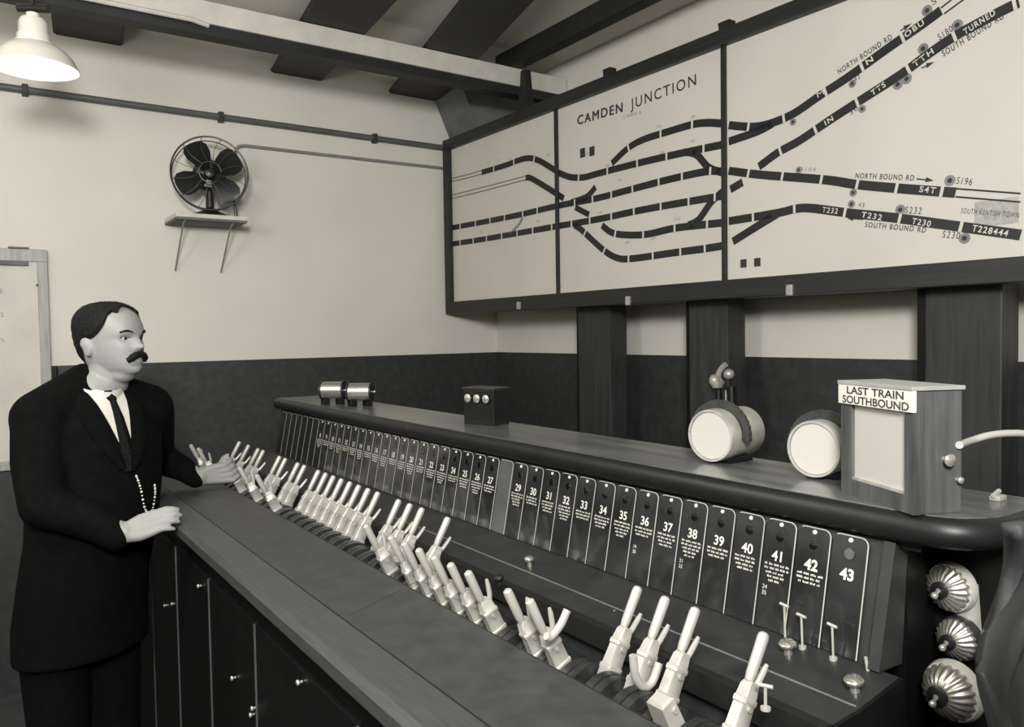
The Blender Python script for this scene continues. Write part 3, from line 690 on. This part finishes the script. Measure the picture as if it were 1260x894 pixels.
# ================================================================ WALL FAN
FC = Vector((1.035, 4.02, 0)); f_ = ray(258, 214); FC = onY(258, 214, 4.0)
shy = 3.98
shl = empty('fan_shelf', (1.0, 4.1, H(.58)), 'small white wall shelf carrying the fan', 'shelf')
MB().box((.82, 3.93, H(.572)), (1.15, YB, H(.592)), bevel=.003).build('shelf_board', TRAY, shl)
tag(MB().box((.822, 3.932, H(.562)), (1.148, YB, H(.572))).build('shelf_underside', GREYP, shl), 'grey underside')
for x in (.87, 1.09):
    MB().tube(smoothline([(x, 3.96, H(.562)), (x-.008, 4.0, H(.53)), (x-.008, 4.19, H(.34))], 4), .004, 6).build('stay_wire', GREYC, shl, smooth=40)
fan = empty('electric_fan', (FC.x, FC.y, H(.592)), 'black electric fan with wire cage on the wall shelf', 'fan')
CD = (Vector((0, 0, HC))-FC); CD.z = 0; CD.normalize(); CD = (CD+Vector((.05, 0, 0))).normalized(); CS = UP.cross(CD).normalized(); RF = .175
def fp(a, r, o): return FC+CS*math.cos(a)*r+UP*math.sin(a)*r+CD*o
def circ(r, o, n=40): return [fp(2*math.pi*j/n, r, o) for j in range(n+1)]
mb = MB(); mb.tube(circ(RF, .02, 48), .0045, 8); mb.build('cage_ring', BLACKP, fan, smooth=40)
MB().tube(circ(RF*.97, -.05, 48), .003, 6).tube(circ(.05, .05, 24), .0025, 6).build('cage_inner_rings', BLACKP, fan, smooth=40)
for j in range(12):
    a = 2*math.pi*j/12+.2
    MB().tube(smoothline([fp(a, .05, .05), fp(a+.12, .11, .052), fp(a, RF, .02), fp(a, RF*.97, -.05)], 4), .0014, 5).build('cage_wire', mat('wire_grey', g(.06), .4) if j == 0 else bpy.data.materials['wire_grey'], fan, smooth=40)
for j, a0 in enumerate((math.radians(118), math.radians(34), math.radians(-48), math.radians(205))):
    rows = []
    for r, hw, tw in ((.028, .022, .02), (.06, .042, .022), (.10, .060, .022), (.135, .060, .018), (.156, .044, .012), (.163, .016, .006)):
        row = []
        for s_ in (-1, -.5, 0, .5, 1):
            dirv = CS*math.cos(a0)+UP*math.sin(a0); tang = -CS*math.sin(a0)+UP*math.cos(a0)
            row.append(FC+dirv*r+tang*hw*s_+CD*(tw*s_-.002))
        rows.append(row)
    rings = [[p+CD*.0012 for p in row]+[p-CD*.0012 for p in reversed(row)] for row in rows]
    MB().loft(rings).build('fan_blade', mat('fan_blade_black', g(.014), .3) if j == 0 else bpy.data.materials['fan_blade_black'], fan, smooth=50)
qm = CD.to_track_quat('Z', 'Y').to_matrix().to_4x4(); qm.translation = FC
MB().lathe([(.001, .035), (.02, .03), (.028, .015), (.028, -.01), (.001, -.01)], 24, qm).build('hub', BLACKP, fan, smooth=40)
MB().lathe([(.001, -.012), (.06, -.02), (.078, -.04), (.078, -.10), (.05, -.125), (.001, -.13)], 28, qm).build('motor_housing', BLACKP, fan, smooth=40)
bp = FC-CD*.05; bp.z = H(.592)
MB().tube([FC-CD*.06-UP*.04, Vector((bp.x, bp.y, bp.z+.03))], .02, 14).build('neck', BLACKP, fan, smooth=40)
MB().lathe([(.001, 0), (.085, 0), (.088, .006), (.07, .02), (.035, .035), (.02, .05), (.001, .05)], 32, Matrix.Translation(bp)).build('fan_base', BLACKP, fan, smooth=40)
MB().tube(smoothline([FC-CD*.1+CS*.02, FC-CS*-.0+CS*.10-UP*.10-CD*.04, FC+CS*.115-UP*.16-CD*.03, FC+CS*.12-UP*.235-CD*.03], 5), .008, 8).build('flex', BLACKP, fan, smooth=40)

# ================================================================ NOTICE FRAME
nf = empty('notice_frame', (.0, YB, H(-.5)), 'wooden framed notice on the back wall behind the signalman', 'notice')
x0, x1, z0, z1 = -.55, .312, H(-.575), H(.415); yf = YB-.03
MB().box((x1-.042, yf, z0+.042), (x1, YB-.007, z1-.055), bevel=.003).build('side_rail', NOTEF, nf); MB().box((x0, yf, z0+.042), (x0+.042, YB-.007, z1-.055), bevel=.003).build('side_rail', NOTEF, nf)
MB().box((x0, yf, z1-.055), (x1, YB-.007, z1), bevel=.003).build('top_rail', NOTEF, nf); MB().box((x0, yf, z0), (x1, YB-.007, z0+.042), bevel=.003).build('bottom_rail', NOTEF, nf)
MB().box((x0+.03, yf+.012, z0+.03), (x1-.03, YB-.007, z1-.05)).build('paper_sheet', PAPER, nf)
for s_, x, z, w_, h_ in (('NE', .10, H(.215), None, .03), ('30', -.03, H(-.10), None, .075), ('TIMES', .06, H(.11), None, .03), ('WEEKDAYS', .02, H(.0), None, .022), ('TRAINS', .03, H(-.20), None, .022)):
    text_mesh(s_, GREYINK, Vector((x, yf+.0115, z)), (1, 0, 0), UP, h_, nf)
MB().box((x1-.19, yf-.006, z1-.075), (x1-.075, yf+.002, z1-.055), bevel=.004).build('spring_clip', GREYP, nf)
MB().box((x1-.15, YB-.04, z1), (x1-.07, YB-.01, z1+.008), bevel=.002).build('hanging_plate', GREYP, nf)
tag(MB().box((-.2, YB-.05, z1+.001), (.065, YB-.008, z1+.035), bevel=.006).build('ledger', CASE), 'dark flat book lying on top of the notice frame', 'book')
MB().box((x1, YB-.05, H(-.19)), (x1+.022, YB-.01, H(-.115)), bevel=.005).build('side_catch', CASE, nf)
MB().box((x1-.048, yf-.004, H(.25)), (x1-.040, yf+.002, H(.258))).build('frame_screw', CASE, nf)

# ================================================================ SIGNALMAN
def remeshed(mb, name, m, parent, vox, smooth_it=6, fn=None, fac=.5):
    o = mb.build(name, m, None)
    md = o.modifiers.new('r', 'REMESH'); md.mode = 'VOXEL'; md.voxel_size = vox
    sm = o.modifiers.new('s', 'SMOOTH'); sm.factor = fac; sm.iterations = smooth_it
    dg = bpy.context.evaluated_depsgraph_get(); me = bpy.data.meshes.new_from_object(o.evaluated_get(dg))
    bpy.data.objects.remove(o); me.name = name; me.materials.clear(); me.materials.append(m)
    if fn:
        for v in me.vertices: v.co = fn(v.co)
    me.shade_smooth()
    o = bpy.data.objects.new(name, me); C.objects.link(o)
    if parent is not None: child(o, parent)
    return o
def limb(mb, pts, rs, n=14):
    pts = [Vector(p) for p in pts]
    for (a, b, ra, rb) in zip(pts, pts[1:], rs, rs[1:]):
        mb.tube([a, b], [ra, rb], n)
    for p, r in zip(pts, rs): mb.ball(p, r, n)
CH = PD(115, 500, 2.40)                        # chest axis
Fd = (er*.88-ea*.47).normalized(); Sd = UP.cross(Fd).normalized()
if Sd.dot(ea) < 0: Sd = -Sd
def bp_(f, s, z, base=CH): return Vector((base.x, base.y, 0))+Fd*f+Sd*s+UP*H(z)
man = empty('signalman', (CH.x-.04, CH.y, 0), 'person with moustache in dark suit and tie, standing with one hand on a lever', 'person')
HO = PD(136, 462, 2.42)                        # head origin: level of the chin
Hd = (er*.955-ea*.30).normalized(); Hs = UP.cross(Hd).normalized()
TR = [(0, -.005, .080, .020), (.010, -.035, .100, .036), (.026, -.062, .108, .050), (.045, -.075, .108, .059), (.065, -.084, .107, .065), (.088, -.092, .105, .069), (.108, -.098, .102, .072),
      (.128, -.102, .107, .074), (.150, -.104, .105, .075), (.170, -.101, .097, .072), (.188, -.092, .084, .065), (.204, -.074, .064, .052), (.215, -.048, .040, .034), (.2215, -.012, .010, .010)]
def lerpT(u):
    if u <= TR[0][0]: return TR[0][1:]
    for a, b in zip(TR, TR[1:]):
        if u <= b[0]:
            t_ = (u-a[0])/(b[0]-a[0]); t_ = t_*t_*(3-2*t_)*.4+t_*.6
            return tuple(a[i]+(b[i]-a[i])*t_ for i in (1, 2, 3))
    return TR[-1][1:]
def gs(x, c_, s_): return math.exp(-((x-c_)/s_)**2)
def headpt(u, th, grow=0.):
    b, f, w_ = lerpT(u); cth, sth = math.cos(th), math.sin(th)
    fc = (b+f)*.5*.6; e_ = .88
    X = (f-fc if cth >= 0 else fc-b)*(abs(cth)**e_)*(1 if cth >= 0 else -1)+fc
    Y = w_*(abs(sth)**e_)*(1 if sth >= 0 else -1)
    if cth > 0:
        X += .024*gs(Y, 0, .0125)*max(0, min(1, (u-.074)/.012))*max(0, min(1, (.128-u)/.038))+.006*gs(Y, 0, .018)*gs(u, .084, .012)
        X += -.011*gs(abs(Y), .031, .013)*gs(u, .113, .011)+.004*gs(u, .130, .007)*gs(abs(Y), .028, .02)
        X += .003*gs(abs(Y), .040, .018)*gs(u, .088, .016)+.004*gs(Y, 0, .022)*gs(u, .052, .006)+.0035*gs(Y, 0, .02)*gs(u, .040, .005)-.004*gs(Y, 0, .03)*gs(u, .030, .006)+.006*gs(Y, 0, .018)*gs(u, .016, .010)
    n_ = Vector((cth, sth*1.0, 0)); 
    return HO+Hd*(X+cth*grow)+Hs*(Y+sth*grow)+UP*(u+grow*.6*max(0, (u-.12)/.1))
NT = 72
body = MB()
us = [.2215*k/46 for k in range(47)]
body.loft([[headpt(u, 2*math.pi*j/NT) for j in range(NT)] for u in us])
# ears
for sgn in (1, -1):
    ce = HO+Hd*-.012+Hs*sgn*.073+UP*.088
    rot = Matrix((Hd, Hs, UP)).transposed().to_4x4()
    body.ball(ce, .016, 16, (1.0, .42, 1.9), rot)
    body.ball(ce+Hd*-.008+UP*.012+Hs*sgn*.004, .013, 14, (1.1, .5, 1.3), rot)
# neck and trunk
nb = bp_(0, 0, -.16)
limb(body, [HO+Hd*.0+UP*.05, HO+Hd*-.012-UP*.02, nb+Fd*.0], [.056, .059, .068], 20)
body.ball(HO+Hd*.045+UP*.004, .036, 16, (1.1, 1, .7), Matrix((Hd, Hs, UP)).transposed().to_4x4())
def ringE(c_, a, b, n=28, e_=1.): return [c_+Sd*a*math.cos(2*math.pi*j/n)+Fd*b*math.sin(2*math.pi*j/n) for j in range(n)]
trunk = [(-.15, .07, .07, 0), (-.20, .14, .085, 0), (-.30, .155, .11, .01), (-.45, .145, .12, .02), (-.60, .14, .12, .02), (-.72, .145, .115, .0), (-.82, .12, .10, 0)]
def lean(z): return -Sd*.065*max(0, min(1, (-z-.35)/.4))
body.loft([ringE(bp_(f, 0, z)+lean(z), a, b) for z, a, b, f in trunk])
SR = bp_(-.0, -.160, -.222); SL = bp_(.0, .185, -.225)
ER = PD(52, 622, 2.16); WR = PD(156, 655, 2.20); 
EL = Vector((.53, 2.98, H(-.41))); WL = PD(247, 586, 2.74)
limb(body, [SR, ER, WR], [.045, .037, .026]); limb(body, [SL, EL, WL], [.045, .037, .026])
hipc = bp_(0, 0, -.80)+lean(-.8)
legs = []
for s_ in (-1, 1):
    hp = hipc+Sd*s_*.085; kn = hp+UP*-.38+Fd*.015; ank = Vector((hp.x+Fd.x*-.01+Sd.x*s_*.01, hp.y+Fd.y*-.01, .09)); legs.append((hp, kn, ank))
    limb(body, [hp, kn, ank], [.075, .052, .038])
# right hand resting on the edge of the desk: fingers point right, stacked
def finger(mb, base, d1_, curl, L, r):
    p = [Vector(base)]; d_ = Vector(d1_).normalized(); 
    for k, fr in enumerate((.45, .3, .25)):
        p.append(p[-1]+d_*L*fr); d_ = (d_+Vector(curl)*(.55)).normalized()
    limb(mb, p, [r, r*.95, r*.88, r*.72], 10)
D_ = (er*.88+UP*.30+ea*.12).normalized(); Q_ = (-UP*.78-ea*.42).normalized(); Q_ = (Q_-D_*Q_.dot(D_)).normalized(); Nn = D_.cross(Q_); Nn = Nn if Nn.dot(ea) > 0 else -Nn
palm0 = WR+D_*.012
for j in range(4):
    k0 = palm0+Q_*(-.026+.0175*j); k1 = palm0+D_*(.070-.003*j)+Q_*(-.028+.0182*j)
    limb(body, [WR+Q_*(-.012+.008*j), k0.lerp(k1, .4), k1], [.018, .0125, .0105], 12)
    finger(body, k1, D_, Nn*.55-UP*.35, (.066, .073, .068, .054)[j], .0088)
finger(body, palm0+D_*.015-Q_*.03+Nn*.012, (D_*.9-Q_*.4+Nn*.6), D_*.3+Nn*.2, .062, .0100)
# left hand closed round the pulled lever
lv = levers[9]; Ld = Vector((math.sin(math.radians(-25.5)), 0, math.cos(math.radians(-25.5))))
Hc = Vector((PVX, yc(9), PVZ))+Ld*.150
WLd = (Hc-WL); WLd = (WLd-Ld*WLd.dot(Ld)).normalized(); Td = Ld.cross(WLd).normalized()
if Td.dot(ea) > 0: Td = -Td               # towards the camera
for j in range(4):
    ax_ = Hc+Ld*(.030-.0205*j)
    kn = ax_-WLd*.012+Td*.022
    limb(body, [WL+Ld*(.012-.008*j), (WL+Ld*(.02-.012*j)).lerp(kn, .55)-WLd*.0, kn], [.019, .0135, .0108], 12)
    arc = [ax_-WLd*(.019*math.cos(t_))*1.0+Td*.019*math.sin(t_) for t_ in [math.radians(a) for a in (70, 115, 165, 215, 250)]]
    limb(body, [kn]+arc[1:], [.0108, .0088, .0084, .008, .0068], 10)
tp = Hc+Ld*.03-WLd*.02-Td*.005
limb(body, [WL+Ld*.015, tp, tp+WLd*.02-Td*.012+Ld*.012, tp+WLd*.040-Td*.010+Ld*.016], [.017, .0115, .0098, .008], 10)
remeshed(body, 'body', SKIN, man, .0042, 3)
# hair: shell over the crown, sides and nape, with receding temple
def hairline(th):                            # lowest u covered at angle th
    a = abs(math.atan2(math.sin(th), math.cos(th)))
    keys = [(0, .211), (.35, .203), (.6, .188), (.8, .192), (1.0, .178), (1.15, .150), (1.35, .128), (1.55, .112), (1.75, .112), (1.9, .085), (2.2, .045), (math.pi, .026)]
    for p_, q_ in zip(keys, keys[1:]):
        if a <= q_[0]:
            t_ = (a-p_[0])/(q_[0]-p_[0]); return p_[1]+(q_[1]-p_[1])*t_
    return keys[-1][1]
hm = MB(); NH = 96; VH = 26
def hp(u, th, gr):
    p_ = headpt(u, th, gr); nz = noise.noise(p_*180)*.0022+noise.noise(p_*70)*.002
    return p_+(p_-(HO+UP*.11)).normalized()*nz
ro = []; ri = []
for i in range(VH+1):
    row = []; row2 = []
    for j in range(NH):
        th = 2*math.pi*j/NH; u0 = hairline(th); u = u0+(.2213-u0)*(i/VH)
        gr = .0085*min(1, .25+i/4)
        row.append(hp(u, th, gr)); row2.append(headpt(u, th, -.004))
    ro.append(row); ri.append(row2)
hm.loft([*reversed(ri)], cap=False)
hm.loft(ro, cap=False)
hm.loft([ri[0], ro[0]], cap=False)
hm.bm.faces.new([v for v in hm.bm.verts if False]) if False else None
topring = ro[-1]; cpt = sum(topring, Vector())/len(topring)+UP*.001
vs = [hm.bm.verts.new(p_) for p_ in topring]; vc = hm.bm.verts.new(cpt)
for j in range(NH): hm.bm.faces.new((vs[j], vs[(j+1) % NH], vc))
hm.build('hair', HAIR, man, smooth=0)
# moustache, brows, eyes
mo = MB()
for sgn in (1, -1):
    P = [headpt(.066, sgn*.0, .002), headpt(.063, sgn*.14, .005), headpt(.058, sgn*.28, .005), headpt(.051, sgn*.42, .003), headpt(.046, sgn*.54, .001)]
    P[0] = P[0]-UP*.001
    mo.tube(smoothline(P, 4), [.0095]*4+[.0105]*4+[.0105]*4+[.0085]*4+[.004], 10)
mo.build('moustache', HAIR, man, smooth=0)
for sgn in (1, -1):
    P = [headpt(.131, sgn*.22, .001), headpt(.136, sgn*.42, .002), headpt(.131, sgn*.68, .001)]
    MB().tube(smoothline(P, 4), [.0022]*3+[.0034]*3+[.0026]*3, 8).build('eyebrow', HAIR, man, smooth=0)
    ec = headpt(.1135, sgn*.40, -.0058)
    ey = MB().ball(ec, .0112, 20).build('eye', EYEW, man, smooth=0)
    ld_ = (Hd+UP*.12).normalized()
    child(MB().ball(ec+ld_*.0072, .0066, 14).build('iris', EYED, None, smooth=0), ey)
    lid = [headpt(.1165, sgn*a, .0005) for a in (.22, .32, .42, .52, .60)]
    MB().tube(smoothline(lid, 3), .0014, 6).build('eyelid', HAIR if sgn else SKIN, man, smooth=0)
# suit coat
coat = MB()
ct = [(-.118, .072, .058, -.035), (-.150, .105, .078, -.012), (-.195, .165, .098, 0), (-.245, .205, .120, 0), (-.32, .205, .138, .01), (-.45, .198, .150, .025), (-.58, .188, .150, .03), (-.70, .188, .145, .02), (-.82, .195, .145, .01), (-.92, .198, .145, .01)]
coat.loft([ringE(bp_(f, 0, z)+lean(z), a, b, 36) for z, a, b, f in ct])
coat.ball(bp_(-.035, 0, -.130), .062, 18)
limb(coat, [bp_(-.035, 0, -.15), SR], [.078, .083], 16); limb(coat, [bp_(-.035, 0, -.15), SL], [.078, .083], 16)
limb(coat, [bp_(-.01, -.10, -.205), SR, SR.lerp(ER, .5)-er*.01, ER, ER.lerp(WR, .55), WR-D_*.028], [.07, .078, .070, .060, .052, .042], 16)
limb(coat, [bp_(-.01, .10, -.205), SL, SL.lerp(EL, .5), EL, EL.lerp(WL, .6), WL-WLd*.02], [.07, .083, .073, .060, .044, .031], 16)
co = remeshed(coat, 'coat', COAT, man, .009, 8)
# collar of the coat and lapels
def chest(a_s, z, off=.0):                   # a point on the coat front
    for p_, q_ in zip(ct, ct[1:]):
        if p_[0] >= z >= q_[0]:
            t_ = (p_[0]-z)/(p_[0]-q_[0]); a = p_[1]+(q_[1]-p_[1])*t_; b = p_[2]+(q_[2]-p_[2])*t_; f = p_[3]+(q_[3]-p_[3])*t_
            s_ = max(-.98*a, min(.98*a, a_s)); return bp_(f+b*math.sqrt(max(0, 1-(s_/a)**2))+off, s_, z)+lean(z)
    return bp_(.1, a_s, z)
# shirt front: V from neck to breastbone
rows = []
for i in range(9):
    z = -.122-.24*i/8; hw = .060*(1-i/8)+.004
    rows.append([chest(s_*hw, z, .004) for s_ in (-1, -.5, 0, .5, 1)])
sf = MB(); sf.loft([r+[p-Fd*.02 for p in reversed(r)] for r in rows]); sf.build('shirt_front', SHIRT, man, smooth=30)
# collar: band leaning round the neck
cr_ = []
nc = HO+Hd*-.010-UP*.045
for j in range(33):
    th = math.radians(-150+300*j/32)+0
    d_ = Fd*math.cos(th)+Sd*math.sin(th); drop = .038*math.cos(th/1.05) if abs(th) < 1.6 else 0
    base_ = nb+d_*.073+Fd*.012+UP*(-.002-drop*.9); top_ = nb+d_*.068+Fd*.014+UP*(.034-drop*.75)
    cr_.append([base_, top_, top_+d_*.004, base_+d_*.006])
MB().loft(cr_).build('shirt_collar', SHIRT, man, smooth=40)
for sgn in (1, -1):                          # lapels
    pts = []; rr = []
    for i in range(9):
        z = -.125-.25*i/8; hw = .062*(1-i/8)+.004; wd_ = .030+.035*math.sin(math.pi*min(1, i/8*1.0))
        rr.append([chest(sgn*hw, z, .006), chest(sgn*(hw+wd_*.5), z, .012), chest(sgn*(hw+wd_), z, .006), chest(sgn*(hw+wd_), z, -.004), chest(sgn*hw, z, -.002)])
    MB().loft(rr).build('lapel', COAT, man, smooth=30)
tz = []
for i, (z, hw) in enumerate(((-.150, .011), (-.172, .016), (-.182, .010), (-.23, .015), (-.33, .022), (-.385, .018))):
    tz.append([chest(-hw, z, .007), chest(0, z, .014), chest(hw, z, .007), chest(hw, z, .0), chest(-hw, z, .0)])
MB().loft(tz).build('necktie', TIE, man, smooth=30)
# watch chain
wc = smoothline([chest(.015, -.40, .014), chest(.03, -.44, .014), chest(.055, -.505, .012), chest(.085, -.52, .012), chest(.095, -.47, .012), chest(.09, -.44, .012)], 6)
mb = MB()
for i, p_ in enumerate(wc): mb.ball(p_, .0040 if i % 2 else .0028, 8)
mb.build('watch_chain', mat('chain_silver', g(.6), .3, metal=.3), man, smooth=0)
# shirt cuffs
# trousers and shoes
tr = MB()
tr.loft([ringE(bp_(0, 0, z)+lean(z), a, b, 28) for z, a, b in ((-.70, .150, .12), (-.80, .165, .13), (-.86, .155, .125))])
for hp_, kn_, an_ in legs: limb(tr, [hp_, kn_, an_+UP*.0], [.098, .078, .066], 18)
remeshed(tr, 'trousers', COAT, man, .010, 5)
for hp_, kn_, an_ in legs:
    s_ = MB(); mm = Matrix((Fd, Sd, UP)).transposed().to_4x4(); mm.translation = Vector((an_.x, an_.y, 0))
    rings = []
    for f, w_, h_ in ((-.075, .022, .05), (-.065, .034, .075), (-.02, .038, .10), (.04, .040, .085), (.10, .046, .058), (.15, .043, .042), (.185, .025, .03)):
        rings.append([mm @ Vector((f, w_*math.cos(t_), max(.0, h_*.5+h_*.5*math.sin(t_)*1.0))) for t_ in [2*math.pi*j/16 for j in range(16)]])
    s_.loft(rings).build('shoe', SHOE, man, smooth=40)

# ================================================================ blurred foreground cloth at the right edge
def cloth():
    rows = []
    for i in range(22):
        t_ = i/21; row = []
        for j in range(14):
            s_ = j/13
            px = 1250-14*math.sin(t_*3)-18*t_+s_*130+10*math.sin(t_*9)*(1-s_); py = 650+t_*330-25*s_*(1-t_)
            d_ = .66+.05*math.sin(s_*7+t_*3)+.03*math.sin(t_*8+s_*4)+.05*(1-s_)*0
            row.append(PD(px, py, d_))
        rows.append(row)
    back = [[p_+ea*.02 for p_ in r] for r in rows]
    mb = MB(); mb.loft([r+list(reversed(b_)) for r, b_ in zip(rows, back)])
    return mb.build('hanging_cloth', CLOTH, smooth=0)
tag(cloth(), 'dark grey cloth hanging at the right edge in the near foreground', 'cloth')
